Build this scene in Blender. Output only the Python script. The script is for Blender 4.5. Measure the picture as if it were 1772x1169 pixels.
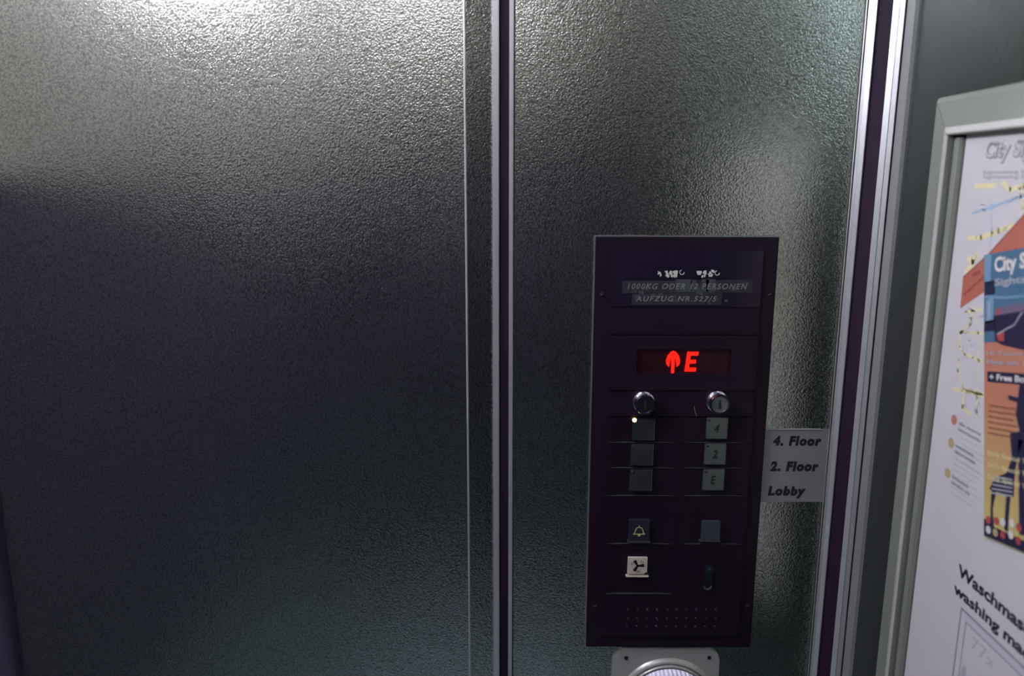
import bpy, bmesh, math, random
from mathutils import Vector, Matrix
random.seed(7)
S = bpy.context.scene
for o in list(bpy.data.objects): bpy.data.objects.remove(o)

# ------------------------------------------------------------------ camera
FPX = 1339.0; TH = math.radians(11.44); ROLL = math.radians(0.16); CAMZ = 1.45
fw = Vector((0, math.cos(TH), -math.sin(TH)))
up0 = Vector((0, math.sin(TH), math.cos(TH))); rt0 = Vector((1, 0, 0))
rt = rt0 * math.cos(ROLL) + up0 * math.sin(ROLL)
up = up0 * math.cos(ROLL) - rt0 * math.sin(ROLL)
cam_d = bpy.data.cameras.new('camera'); cam = bpy.data.objects.new('camera', cam_d)
S.collection.objects.link(cam); S.camera = cam
m = Matrix.Identity(4)
for i in range(3):
    m[i][0] = rt[i]; m[i][1] = up[i]; m[i][2] = -fw[i]
m[2][3] = CAMZ
cam.matrix_world = m
cam_d.sensor_width = 36; cam_d.lens = 36 * FPX / 1772; cam_d.clip_start = 0.01
cam_d.dof.use_dof = True; cam_d.dof.focus_distance = 0.87; cam_d.dof.aperture_fstop = 4.0

# ------------------------------------------------------------------ world, exposure
W_ = bpy.data.worlds.new('world'); S.world = W_; W_.use_nodes = True
W_.node_tree.nodes['Background'].inputs[0].default_value = (0.02, 0.02, 0.03, 1)
W_.node_tree.nodes['Background'].inputs[1].default_value = 0.5
S.view_settings.view_transform = 'Standard'; S.view_settings.look = 'None'
S.view_settings.gamma = 1; S.view_settings.use_curve_mapping = False
S.view_settings.exposure = 0.38
LAMP_STRENGTH = 9.0                      # diffuser of the car's ceiling light
SIDE_STRENGTH = 68.0                     # added unseen strip high on the left wall that brightens the steel
LAMP_COL = (0.90, 0.87, 1.10)
# room (metres)
D = 0.83; XL = -0.575; YB = -0.72; ZC = 2.16

# ------------------------------------------------------------------ mapping of measured points to real planes
C0 = Vector((0, 0, CAMZ))
def ray(px, py): return fw * FPX + rt * (px - 886) + up * (584.5 - py)
def front(px, py, y=D):
    d = ray(px, py); return C0 + d * (y / d.y)
def side(px, py, x):
    d = ray(px, py); return C0 + d * (x / d.x)

# ------------------------------------------------------------------ materials
def mat(name, col, rough=0.5, metal=0.0, spec=0.5, emit=None, es=0.0, coat=0.0, trans=0.0, noise=0.0, nscale=60):
    M = bpy.data.materials.new(name); M.use_nodes = True
    nt = M.node_tree; b = nt.nodes['Principled BSDF']
    b.inputs['Base Color'].default_value = (*col, 1); b.inputs['Roughness'].default_value = rough
    b.inputs['Metallic'].default_value = metal; b.inputs['Specular IOR Level'].default_value = spec
    b.inputs['Coat Weight'].default_value = coat; b.inputs['Transmission Weight'].default_value = trans
    if emit: b.inputs['Emission Color'].default_value = (*emit, 1); b.inputs['Emission Strength'].default_value = es
    if noise:
        tc = nt.nodes.new('ShaderNodeTexCoord'); n = nt.nodes.new('ShaderNodeTexNoise')
        n.inputs['Scale'].default_value = nscale; n.inputs['Detail'].default_value = 4
        nt.links.new(tc.outputs['Object'], n.inputs['Vector'])
        mr = nt.nodes.new('ShaderNodeMapRange')
        mr.inputs['To Min'].default_value = max(0.02, rough - noise); mr.inputs['To Max'].default_value = min(1, rough + noise)
        nt.links.new(n.outputs['Fac'], mr.inputs['Value']); nt.links.new(mr.outputs['Result'], b.inputs['Roughness'])
        bp = nt.nodes.new('ShaderNodeBump'); bp.inputs['Strength'].default_value = 0.08; bp.inputs['Distance'].default_value = 0.001
        nt.links.new(n.outputs['Fac'], bp.inputs['Height']); nt.links.new(bp.outputs['Normal'], b.inputs['Normal'])
    return M

def leather_steel(name, strength=0.25, col=(0.55, 0.60, 0.51), rough=0.17, grain_shade=0.34):
    """embossed stainless sheet with a leather grain"""
    M = bpy.data.materials.new(name); M.use_nodes = True
    nt = M.node_tree; L = nt.links; b = nt.nodes['Principled BSDF']
    b.inputs['Metallic'].default_value = 1.0
    tc = nt.nodes.new('ShaderNodeTexCoord')
    w = nt.nodes.new('ShaderNodeTexNoise'); w.inputs['Scale'].default_value = 150; w.inputs['Detail'].default_value = 2
    L.new(tc.outputs['Object'], w.inputs['Vector'])
    sub = nt.nodes.new('ShaderNodeVectorMath'); sub.operation = 'SUBTRACT'; sub.inputs[1].default_value = (0.5, 0.5, 0.5)
    L.new(w.outputs['Color'], sub.inputs[0])
    sc = nt.nodes.new('ShaderNodeVectorMath'); sc.operation = 'SCALE'; sc.inputs['Scale'].default_value = 0.004
    L.new(sub.outputs[0], sc.inputs[0])
    ad = nt.nodes.new('ShaderNodeVectorMath'); ad.operation = 'ADD'
    L.new(tc.outputs['Object'], ad.inputs[0]); L.new(sc.outputs[0], ad.inputs[1])
    v = nt.nodes.new('ShaderNodeTexVoronoi'); v.feature = 'SMOOTH_F1'; v.inputs['Scale'].default_value = 480
    v.inputs['Smoothness'].default_value = 0.6
    L.new(ad.outputs[0], v.inputs['Vector'])
    n2 = nt.nodes.new('ShaderNodeTexNoise'); n2.inputs['Scale'].default_value = 620; n2.inputs['Detail'].default_value = 3
    n2.inputs['Roughness'].default_value = 0.6
    L.new(ad.outputs[0], n2.inputs['Vector'])
    inv = nt.nodes.new('ShaderNodeMath'); inv.operation = 'MULTIPLY_ADD'; inv.inputs[1].default_value = -1.0
    L.new(v.outputs['Distance'], inv.inputs[0]); L.new(n2.outputs['Fac'], inv.inputs[2])
    bp = nt.nodes.new('ShaderNodeBump'); bp.inputs['Strength'].default_value = strength; bp.inputs['Distance'].default_value = 0.0008
    L.new(inv.outputs[0], bp.inputs['Height']); L.new(bp.outputs['Normal'], b.inputs['Normal'])
    # broad, soft wear: finger smears change the gloss
    n3 = nt.nodes.new('ShaderNodeTexNoise'); n3.inputs['Scale'].default_value = 5; n3.inputs['Detail'].default_value = 4
    L.new(tc.outputs['Object'], n3.inputs['Vector'])
    mr = nt.nodes.new('ShaderNodeMapRange'); mr.inputs['To Min'].default_value = rough - 0.03; mr.inputs['To Max'].default_value = rough + 0.05
    L.new(n3.outputs['Fac'], mr.inputs['Value']); L.new(mr.outputs['Result'], b.inputs['Roughness'])
    mx = nt.nodes.new('ShaderNodeMix'); mx.data_type = 'RGBA'
    mx.inputs['A'].default_value = (*[c * 0.9 for c in col], 1); mx.inputs['B'].default_value = (*[min(1, c * 1.08) for c in col], 1)
    L.new(n3.outputs['Fac'], mx.inputs['Factor'])
    # shading of the grain put into the colour: darker pits, paler ridges
    gm = nt.nodes.new('ShaderNodeMapRange'); gm.inputs['From Min'].default_value = -0.25; gm.inputs['From Max'].default_value = 0.35
    gm.inputs['To Min'].default_value = 1 - grain_shade; gm.inputs['To Max'].default_value = 1 + grain_shade * 0.6
    L.new(inv.outputs[0], gm.inputs['Value'])
    mu = nt.nodes.new('ShaderNodeVectorMath'); mu.operation = 'SCALE'
    L.new(mx.outputs['Result'], mu.inputs[0]); L.new(gm.outputs['Result'], mu.inputs['Scale'])
    L.new(mu.outputs[0], b.inputs['Base Color'])
    return M

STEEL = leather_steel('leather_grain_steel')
STEEL_R = leather_steel('leather_grain_steel_side', strength=0.20, col=(0.155, 0.185, 0.175), rough=0.25, grain_shade=0.15)
ALU = mat('brushed_aluminium', (0.50, 0.53, 0.50), 0.32, 0.6, noise=0.05, nscale=200)
ALU_DULL = mat('dull_aluminium', (0.34, 0.36, 0.33), 0.45, 0.6, noise=0.05)
GASKET = mat('black_rubber_gasket', (0.015, 0.006, 0.016), 0.7, 0, 0.2)
BLACK = mat('black_panel_plastic', (0.011, 0.0045, 0.012), 0.42, 0, 0.25, noise=0.06)
BLACK_GLOSS = mat('black_glossy_plastic', (0.013, 0.008, 0.020), 0.2, 0, 0.5)
EDGE = mat('pale_edge_metal', (0.22, 0.24, 0.23), 0.35, 0.7, noise=0.08)
DISPLAY = mat('smoked_display_window', (0.022, 0.001, 0.004), 0.35, 0, 0.5)
RED = mat('red_segment_light', (0.4, 0.0, 0.0), 0.5, emit=(1.0, 0.004, 0.001), es=3.0)
AMBER = mat('amber_indicator_light', (0.9, 0.6, 0.2), 0.5, emit=(1.0, 0.62, 0.22), es=4.0)
LED_OFF = mat('unlit_indicator', (0.012, 0.012, 0.02), 0.3)
BTN = mat('satin_steel_button', (0.27, 0.32, 0.28), 0.42, 1.0, noise=0.06)
BTN_DARK = mat('shaded_steel_button', (0.11, 0.125, 0.135), 0.45, 1.0, noise=0.1)  # same steel, dim reflections of the left column put into the colour
BTN_BLUE = mat('blue_grey_plastic_button', (0.030, 0.040, 0.048), 0.5, 0.0, noise=0.06)
ENGRAVE = mat('engraved_numeral', (0.02, 0.02, 0.02), 0.4)
LIT_EDGE = mat('numeral_lit_edge', (0.20, 0.21, 0.20), 0.3, 1.0)
YELLOW = mat('yellow_print', (0.55, 0.55, 0.16), 0.5)
CREAM = mat('cream_plastic_button', (0.50, 0.44, 0.34), 0.5)
CHROME = mat('chrome', (0.62, 0.60, 0.68), 0.14, 1.0)
DARKMETAL = mat('dark_lock_metal', (0.10, 0.11, 0.14), 0.3, 1.0)
PRINT = mat('faded_lettering', (0.17, 0.19, 0.17), 0.5)
FLAKE = mat('scraped_white_lettering', (0.55, 0.56, 0.46), 0.6)
TAPE = mat('grey_tape_residue', (0.017, 0.019, 0.025), 0.5, noise=0.1, nscale=300)
TAPE2 = mat('lighter_tape_residue', (0.040, 0.052, 0.052), 0.5, noise=0.1, nscale=300)
STICKER = mat('clear_grey_label_tape', (0.25, 0.265, 0.25), 0.38, 0.35, noise=0.05)
INK = mat('black_ink', (0.008, 0.006, 0.014), 0.45)
FRAME = mat('silver_anodised_frame', (0.26, 0.29, 0.235), 0.45, 0.5, noise=0.05)
RIDGE = mat('bright_frame_ridge', (0.55, 0.56, 0.50), 0.4, 0.4)
CHANNEL = mat('dark_frame_channel', (0.10, 0.14, 0.15), 0.5, 0.5)
PLATE = mat('satin_grey_plate', (0.40, 0.42, 0.36), 0.34, 0.35, noise=0.06)
WHITE_RIB = mat('white_ribbed_plastic', (0.90, 0.86, 0.95), 0.4)
FLOORM = mat('speckled_floor', (0.34, 0.42, 0.46), 0.5, noise=0.1, nscale=40)
CEILM = mat('ceiling_paint', (0.42, 0.42, 0.40), 0.6)
def banded(name, lo, mid, hi, z1, z2, metal=0.0, rough=0.4):
    """made-up wall bands: reflected light and dark put into the colour"""
    M = bpy.data.materials.new(name); M.use_nodes = True
    nt = M.node_tree; L = nt.links; b = nt.nodes['Principled BSDF']; b.inputs['Roughness'].default_value = rough; b.inputs['Metallic'].default_value = metal
    tc = nt.nodes.new('ShaderNodeTexCoord'); sx = nt.nodes.new('ShaderNodeSeparateXYZ'); L.new(tc.outputs['Object'], sx.inputs[0])
    cr = nt.nodes.new('ShaderNodeValToRGB'); cr.color_ramp.interpolation = 'CONSTANT'
    dv = nt.nodes.new('ShaderNodeMath'); dv.operation = 'DIVIDE'; dv.inputs[1].default_value = 2.2
    L.new(sx.outputs['Z'], dv.inputs[0]); L.new(dv.outputs[0], cr.inputs['Fac'])
    e = cr.color_ramp.elements; e[0].position = 0; e[0].color = (*lo, 1); e[1].position = z1 / 2.2; e[1].color = (*mid, 1)
    q = e.new(z2 / 2.2); q.color = (*hi, 1)
    L.new(cr.outputs['Color'], b.inputs['Base Color']); return M
BACKM = banded('reflection_bands_back', (0.09, 0.10, 0.13), (0.045, 0.043, 0.075), (0.34, 0.30, 0.22), 0.62, 1.74)  # bands invented for the tones the front steel reflects
LEFTM = banded('reflection_bands_left', (0.34, 0.42, 0.46), (0.150, 0.140, 0.215), (0.80, 0.72, 0.69), 0.62, 1.45)
LAMP = mat('ceiling_light_diffuser', (0.8, 0.8, 0.8), 0.5, emit=LAMP_COL, es=LAMP_STRENGTH)

SIDE_FILL = mat('fill_strip_diffuser', (0.8, 0.8, 0.8), 0.5, emit=LAMP_COL, es=SIDE_STRENGTH)
def paper_mat(name, col):
    M = bpy.data.materials.new(name); M.use_nodes = True
    nt = M.node_tree; L = nt.links; b = nt.nodes['Principled BSDF']
    b.inputs['Roughness'].default_value = 0.55
    tc = nt.nodes.new('ShaderNodeTexCoord'); n = nt.nodes.new('ShaderNodeTexNoise'); n.inputs['Scale'].default_value = 45; n.inputs['Detail'].default_value = 5
    L.new(tc.outputs['Object'], n.inputs['Vector'])
    mx = nt.nodes.new('ShaderNodeMix'); mx.data_type = 'RGBA'
    mx.inputs['A'].default_value = (*[c * 0.93 for c in col], 1); mx.inputs['B'].default_value = (*col, 1)
    L.new(n.outputs['Fac'], mx.inputs['Factor']); L.new(mx.outputs['Result'], b.inputs['Base Color'])
    return M
PAPER = paper_mat('white_paper', (0.47, 0.465, 0.44))
PAPER2 = paper_mat('white_notice_paper', (0.47, 0.465, 0.442))
P_YEL = mat('map_yellow', (0.58, 0.54, 0.28), 0.6); P_BLUE = mat('map_blue', (0.28, 0.38, 0.46), 0.6)
P_GREY = mat('map_grey', (0.42, 0.41, 0.44), 0.6); P_LINE = mat('map_fine_line', (0.47, 0.46, 0.50), 0.6)
P_ORANGE = mat('ribbon_orange', (0.33, 0.10, 0.06), 0.55); P_RDARK = mat('ribbon_print', (0.20, 0.05, 0.04), 0.55)
P_TEXT = mat('grey_green_print', (0.13, 0.18, 0.17), 0.6); P_TEXTL = mat('pale_grey_print', (0.33, 0.33, 0.36), 0.6)
P_OCHRE = mat('ochre_marker', (0.33, 0.27, 0.12), 0.6); P_BRICK = mat('brick_marker', (0.36, 0.15, 0.11), 0.6)
P_STAIN = mat('brownish_smear', (0.53, 0.46, 0.44), 0.6)
P_HEAD = mat('heading_grey', (0.19, 0.19, 0.19), 0.6)
B_BLUE = mat('leaflet_blue', (0.05, 0.12, 0.18), 0.4); B_SKY = mat('leaflet_pale_blue', (0.13, 0.24, 0.32), 0.4)
B_DARK = mat('leaflet_dark', (0.015, 0.016, 0.04), 0.4); B_CREAM = mat('leaflet_cream', (0.55, 0.53, 0.47), 0.45)
B_RED = mat('leaflet_red', (0.30, 0.05, 0.05), 0.4); B_MAUVE = mat('leaflet_mauve', (0.13, 0.10, 0.14), 0.4)
B_GREY = mat('leaflet_grey', (0.28, 0.30, 0.32), 0.4); B_BROWN = mat('leaflet_brown_text', (0.20, 0.08, 0.05), 0.5)

def gradient_mat(name, c_top, c_bot, z0, z1):
    M = bpy.data.materials.new(name); M.use_nodes = True
    nt = M.node_tree; L = nt.links; b = nt.nodes['Principled BSDF']; b.inputs['Roughness'].default_value = 0.4
    tc = nt.nodes.new('ShaderNodeTexCoord'); sx = nt.nodes.new('ShaderNodeSeparateXYZ'); L.new(tc.outputs['Object'], sx.inputs[0])
    mr = nt.nodes.new('ShaderNodeMapRange'); mr.inputs['From Min'].default_value = z0; mr.inputs['From Max'].default_value = z1
    L.new(sx.outputs['Z'], mr.inputs['Value'])
    mx = nt.nodes.new('ShaderNodeMix'); mx.data_type = 'RGBA'; mx.inputs['A'].default_value = (*c_bot, 1); mx.inputs['B'].default_value = (*c_top, 1)
    L.new(mr.outputs['Result'], mx.inputs['Factor']); L.new(mx.outputs['Result'], b.inputs['Base Color'])
    return M

# ------------------------------------------------------------------ frames and mesh helpers
class Fr:
    """a flat place: origin, along, up, out"""
    def __init__(s, o, a, b): s.o = Vector(o); s.a = Vector(a).normalized(); s.b = Vector(b).normalized(); s.c = s.a.cross(s.b)
    def p(s, a, b, c=0.0): return s.o + s.a * a + s.b * b + s.c * c
    def inv(s, P): d = Vector(P) - s.o; return d.dot(s.a), d.dot(s.b)
FRONT = Fr((0, D, 0), (1, 0, 0), (0, 0, 1))       # out = towards the cabin

class MB:
    def __init__(s, fr=None): s.bm = bmesh.new(); s.fr = fr or Fr((0, 0, 0), (1, 0, 0), (0, 1, 0))
    def box(s, a0, a1, b0, b1, c0, c1, bev=0.0, mi=0, seg=2):
        t = bmesh.new()
        vs = [t.verts.new(s.fr.p(a, b, c)) for a in (a0, a1) for b in (b0, b1) for c in (c0, c1)]
        for f in ((0, 1, 3, 2), (4, 6, 7, 5), (0, 4, 5, 1), (2, 3, 7, 6), (0, 2, 6, 4), (1, 5, 7, 3)): t.faces.new([vs[i] for i in f])
        if bev: bmesh.ops.bevel(t, geom=t.edges[:], offset=bev, segments=seg, affect='EDGES')
        s._merge(t, mi); return s
    def prism(s, pts, c0, c1, bev=0.0, mi=0, taper=None):
        t = bmesh.new(); n = len(pts)
        if taper is None: tp = pts
        else:
            cx = sum(p[0] for p in pts) / n; cy = sum(p[1] for p in pts) / n
            tp = [(cx + (p[0] - cx) * taper, cy + (p[1] - cy) * taper) for p in pts]
        lo = [t.verts.new(s.fr.p(p[0], p[1], c0)) for p in pts]; hi = [t.verts.new(s.fr.p(p[0], p[1], c1)) for p in tp]
        t.faces.new(hi); t.faces.new(lo[::-1])
        for i in range(n): t.faces.new((lo[i], lo[(i + 1) % n], hi[(i + 1) % n], hi[i]))
        if bev: bmesh.ops.bevel(t, geom=[e for e in t.edges if e.verts[0] in hi and e.verts[1] in hi], offset=bev, segments=2, affect='EDGES')
        s._merge(t, mi); return s
    def lathe(s, ca, cb, prof, n=48, mi=0, a0=0.0, a1=2 * math.pi):
        """prof: (radius, out) pairs"""
        t = bmesh.new(); rings = []
        full = abs(a1 - a0 - 2 * math.pi) < 1e-6
        k = n if full else n + 1
        for r, c in prof:
            rings.append([t.verts.new(s.fr.p(ca + r * math.cos(a0 + (a1 - a0) * i / n), cb + r * math.sin(a0 + (a1 - a0) * i / n), c)) for i in range(k)])
        for q in range(len(rings) - 1):
            for i in range(n):
                j = (i + 1) % k; t.faces.new((rings[q][i], rings[q][j], rings[q + 1][j], rings[q + 1][i]))
        bmesh.ops.remove_doubles(t, verts=t.verts[:], dist=1e-7)
        s._merge(t, mi); return s
    def grid(s, f, na, nb, mi=0):
        t = bmesh.new(); g = [[t.verts.new(s.fr.p(*f(i / na, j / nb))) for j in range(nb + 1)] for i in range(na + 1)]
        for i in range(na):
            for j in range(nb): t.faces.new((g[i][j], g[i + 1][j], g[i + 1][j + 1], g[i][j + 1]))
        s._merge(t, mi); return s
    def stroke(s, pts, w, c0, c1, mi=0):
        """a flat line of width w along a polyline"""
        for (x0, y0), (x1, y1) in zip(pts, pts[1:]):
            d = math.hypot(x1 - x0, y1 - y0) or 1e-9; nx = -(y1 - y0) / d * w / 2; ny = (x1 - x0) / d * w / 2
            ex = (x1 - x0) / d * w * 0.25; ey = (y1 - y0) / d * w * 0.25
            s.prism([(x0 - ex - nx, y0 - ey - ny), (x1 + ex - nx, y1 + ey - ny), (x1 + ex + nx, y1 + ey + ny), (x0 - ex + nx, y0 - ey + ny)], c0, c1, mi=mi)
        return s
    def text(s, string, a, b, w, h, c0, th=0.0002, bold=0.0, shear=0.0, mi=0, spacing=1.0):
        """lettering fitted into the w x h place whose lower left is (a, b)"""
        cu = bpy.data.curves.new('lettering', 'FONT'); cu.body = string; cu.size = 1; cu.offset = bold; cu.shear = shear
        cu.space_character = spacing; cu.resolution_u = 3; cu.extrude = 0.02
        ob = bpy.data.objects.new('lettering', cu); S.collection.objects.link(ob)
        dg = bpy.context.evaluated_depsgraph_get(); dg.update()
        me = bpy.data.meshes.new_from_object(ob.evaluated_get(dg))
        bpy.data.objects.remove(ob); bpy.data.curves.remove(cu)
        xs = [v.co.x for v in me.vertices]; ys = [v.co.y for v in me.vertices]
        x0, x1, y0, y1 = min(xs), max(xs), min(ys), max(ys)
        sx = w / (x1 - x0); sy = (h / (y1 - y0)) if h else sx
        for v in me.vertices:
            v.co = s.fr.p(a + (v.co.x - x0) * sx, b + (v.co.y - y0) * sy, c0 + (th if v.co.z > 0 else 0))
        t = bmesh.new(); t.from_mesh(me); bpy.data.meshes.remove(me)
        s._merge(t, mi, fix=False); return s
    def _merge(s, t, mi, fix=True):
        if fix: bmesh.ops.recalc_face_normals(t, faces=t.faces[:])
        for f in t.faces: f.material_index = mi
        me = bpy.data.meshes.new('tmp'); t.to_mesh(me); t.free(); s.bm.from_mesh(me); bpy.data.meshes.remove(me)
    def build(s, name, mats, parent=None, smooth=40):
        if not isinstance(mats, (list, tuple)): mats = [mats]
        off = Vector((0, 0, 0)); q = parent
        while q is not None: off += q.location; q = q.parent
        for v in s.bm.verts: v.co -= off
        me = bpy.data.meshes.new(name); s.bm.to_mesh(me); s.bm.free()
        for mm in mats: me.materials.append(mm)
        if smooth:
            for p in me.polygons: p.use_smooth = True
            me.set_sharp_from_angle(angle=math.radians(smooth))
        o = bpy.data.objects.new(name, me); S.collection.objects.link(o)
        if parent: o.parent = parent
        return o

def thing(name, label, cat, loc, group=None):
    o = bpy.data.objects.new(name, None); S.collection.objects.link(o); o.location = loc; o.empty_display_size = 0.05
    o['label'] = label; o['category'] = cat
    if group: o['group'] = group
    return o
def struct(o, label=None, cat=None):
    o['kind'] = 'structure'
    if label: o['label'] = label
    if cat: o['category'] = cat
    return o

def extrude_profile(name, pts, z0, z1, mats, seg_mat, parent=None, smooth=30, thick=0.0):
    """open polyline in plan (x, y), run from z0 to z1"""
    bm = bmesh.new(); lo = [bm.verts.new((x, y, z0)) for x, y in pts]; hi = [bm.verts.new((x, y, z1)) for x, y in pts]
    for i in range(len(pts) - 1):
        f = bm.faces.new((lo[i], lo[i + 1], hi[i + 1], hi[i])); f.material_index = seg_mat[i]
    mb = MB(); mb.bm.free(); mb.bm = bm
    o = mb.build(name, mats, parent, smooth)
    if thick:
        md = o.modifiers.new('solid', 'SOLIDIFY'); md.thickness = thick; md.offset = -1
    return o

# ------------------------------------------------------------------ the lift car
# measured plan positions (all on the line where the photo's top edge meets the front wall)
def FX(px, y=D): return front(px, 0, y).x
x_line, x_trim0, x_gas0, x_gas1, x_trim1 = FX(803), FX(852), FX(863.5), FX(881.5), FX(889.5)
x_end = FX(1499)                                   # right end of the second steel panel
# right wall plane from the 45 degree corner trim
d1 = ray(1571, 0); k = d1.x / d1.y                 # x = k*y on that sight line
a_ = (k * D - x_end) / (1 + k)
WX = x_end + a_; YC = D - a_                       # corner trim meets the right wall here
xl_end = front(8, 960).x

# front wall: two leather-grained sheets
r = 0.008
left_bend = [(xl_end + r - r * math.cos(math.radians(q)), D + r - r * math.sin(math.radians(q))) for q in (-20, 0, 20, 40, 60, 75, 90)]
lb = 0.0012
pts = [(xl_end, D + 0.03)] + left_bend[1:] + [(x_line - lb, D), (x_line - lb * 0.5, D - 0.0008), (x_line, D - 0.0011), (x_line + lb * 0.5, D - 0.0008), (x_line + lb, D + 0.0002), (x_trim0, D + 0.004)]
sm = [0] * (len(pts) - 1)
for q in range(len(pts) - 6, len(pts) - 2): sm[q] = 1
w1 = extrude_profile('wall_front', pts, 0, ZC, [STEEL, ALU], sm, thick=0)
struct(w1)
pts2 = [(x_trim1, D + 0.002), (x_trim1 + 0.0015, D), (x_end - 0.004, D), (x_end, D + 0.0005)]
w2 = extrude_profile('wall_front', pts2, 0, ZC, [STEEL], [0] * 3); w2.parent = w1; w2.name = 'cladding_sheet'

# joint profile between the two sheets
t1 = bpy.data.objects.new('trim_1', None); S.collection.objects.link(t1); struct(t1)
m_ = MB(FRONT)
m_.box(x_trim0, x_gas0, 0, ZC, -0.006, 0.0012, 0.0006)
m_.build('metal_strip', ALU, t1)
m_ = MB(FRONT); m_.box(x_gas1, x_trim1, 0, ZC, -0.006, 0.0012, 0.0006); m_.build('metal_strip', ALU, t1)
m_ = MB(FRONT); m_.box(x_gas0 - .0005, x_gas1 + .0005, 0, ZC, -0.012, -0.0012); m_.build('rubber_gasket', GASKET, t1)

# corner trim at 45 degrees
t2 = bpy.data.objects.new('trim_2', None); S.collection.objects.link(t2); struct(t2)
CF = Fr((x_end, D, 0), (1, -1, 0), (0, 0, 1))
Lc = a_ * math.sqrt(2)
def tc_(px):                                        # distance along the trim of a measured sight line
    d = ray(px, 0); kk = d.x / d.y; a = (kk * D - x_end) / (1 + kk); return a * math.sqrt(2)
for (p0, p1, c, mm, nm) in ((1500, 1502.2, 0.0006, ALU_DULL, 'edge_bead'), (1504.5, 1510, 0.0006, ALU_DULL, 'return_lip'), (1510, 1519.5, 0.0014, ALU, 'metal_strip'),
                        (1547.5, 1558.5, 0.0014, ALU, 'metal_strip'), (1558.5, 1568, 0.0006, ALU_DULL, 'return_lip')):
    m_ = MB(CF); m_.box(tc_(p0), tc_(p1), 0, ZC, -0.006, c, 0.0003); m_.build(nm, mm, t2)
m_ = MB(CF); m_.box(tc_(1519.5) - .0004, tc_(1547.5) + .0004, 0, ZC, -0.012, -0.0015)
m_.box(-0.0005, tc_(1505), 0, ZC, -0.010, -0.002); m_.box(tc_(1567.5), Lc + 0.001, 0, ZC, -0.010, -0.002)
m_.build('rubber_gasket', GASKET, t2)

# right wall, with the folded edge strip beside the corner
def y_side(px, x): d = ray(px, 0); return x * d.y / d.x
ys1, ys2 = y_side(1587, WX + 0.001), y_side(1599, WX + 0.004)
ptsr = [(WX, YC), (WX, ys1), (WX + 0.0035, ys1 - 0.0005), (WX + 0.0035, ys2), (WX + 0.002, ys2 - 0.003), (WX + 0.002, YB)]
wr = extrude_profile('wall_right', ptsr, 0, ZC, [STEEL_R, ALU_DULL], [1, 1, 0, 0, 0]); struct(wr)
XWALL = WX + 0.002

def slab(name, lo, hi, M):
    m_ = MB(); bx = MB(Fr((0, 0, 0), (1, 0, 0), (0, 1, 0))); bx.box(lo[0], hi[0], lo[1], hi[1], lo[2], hi[2]); m_.bm.free()
    return struct(bx.build(name, M, smooth=0))
XLW = xl_end - 0.012
slab('wall_left', (XLW - .02, YB, 0), (XLW, D + .06, ZC), LEFTM)
slab('wall_back', (XLW, YB - .02, 0), (XWALL + .02, YB, ZC), BACKM)
slab('floor', (XLW, YB, -.02), (XWALL + .02, D + .06, 0), FLOORM)
slab('ceiling', (XLW, YB, ZC), (XWALL + .02, D + .06, ZC + .02), CEILM)
slab('wall_behind', (XLW, D + .035, 0), (XWALL + .02, D + .06, ZC), GASKET).name = 'wall_outer'

# ceiling light of the car
cl = thing('ceiling_light', 'rectangular white ceiling light panel set in the lift ceiling', 'light', (-0.24, -0.50, ZC))
CD = Fr((-0.24, -0.50, ZC), (1, 0, 0), (0, -1, 0))    # out = down
m_ = MB(CD); w_, h_ = 0.22, 0.17
for a0, a1, b0, b1 in ((-w_ - .02, -w_, -h_ - .02, h_ + .02), (w_, w_ + .02, -h_ - .02, h_ + .02), (-w_, w_, -h_ - .02, -h_), (-w_, w_, h_, h_ + .02)):
    m_.box(a0, a1, b0, b1, 0, 0.014, 0.002)
m_.build('frame', ALU, cl)
m_ = MB(CD); m_.box(-w_, w_, -h_, h_, 0.0, 0.008); m_.build('diffuser', LAMP, cl, smooth=0)

wl = thing('fill_strip', 'added long white glowing strip, out of view high on the left wall, brightening the steel', 'light', (XLW, 0.50, 1.86))  # unseen strip added for the glow at the steel's top left
WD = Fr((XLW, 0.50, 1.90), (0, 1, 0), (0, 0, 1))    # out = into the cabin
m_ = MB(WD); m_.box(-.29, .29, -.045, .045, 0, .012, .002); m_.build('housing', ALU, wl)
m_ = MB(WD); m_.prism([(-.27, -.035), (.27, -.035), (.27, .035), (-.27, .035)], .0118, .032, .008); m_.build('diffuser', SIDE_FILL, wl)

# ------------------------------------------------------------------ control panel
TP = 0.007                                          # how far the housing stands off the wall
yf = D - TP
def F(px, py, y=None):
    P = front(px, py, yf if y is None else y); return P.x, P.z
x0 = (F(1030, 410)[0] + F(1015, 1120)[0]) / 2; x1 = (F(1349, 410)[0] + F(1299, 1120)[0]) / 2
zt = F(1190, 410)[1]; zb = F(1157, 1120)[1]
cp = thing('elevator_control_panel', 'tall black lift control panel with red display, two key locks and floor buttons', 'control panel', ((x0 + x1) / 2, D, zb))
PF = Fr((0, D, 0), (1, 0, 0), (0, 0, 1))
CX = (x0 + x1) / 2
m_ = MB(PF); m_.box(x0, x1, zb, zt, 0.0, TP - 0.001, 0.0006); m_.box(x0 + 0.0012, x1 - 0.0012, zb + 0.0012, zt - 0.0012, TP - 0.0012, TP, 0.0005, mi=1)
m_.build('faceplate', [BLACK, BLACK], cp)
# thin pale strips that paint the highlight along the housing edges
m_ = MB(PF); e = 0.0009
for a0, a1, b0, b1 in ((x0 - e, x0 + .0002, zb, zt), (x1 - .0002, x1 + e * .4, zb, zt), (x0 - e, x1 + e * .4, zt - .0002, zt + e)):
    m_.box(a0, a1, b0, b1, 0, TP - 0.0016, 0.0002)
m_.build('edge_highlight', EDGE, cp)

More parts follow.
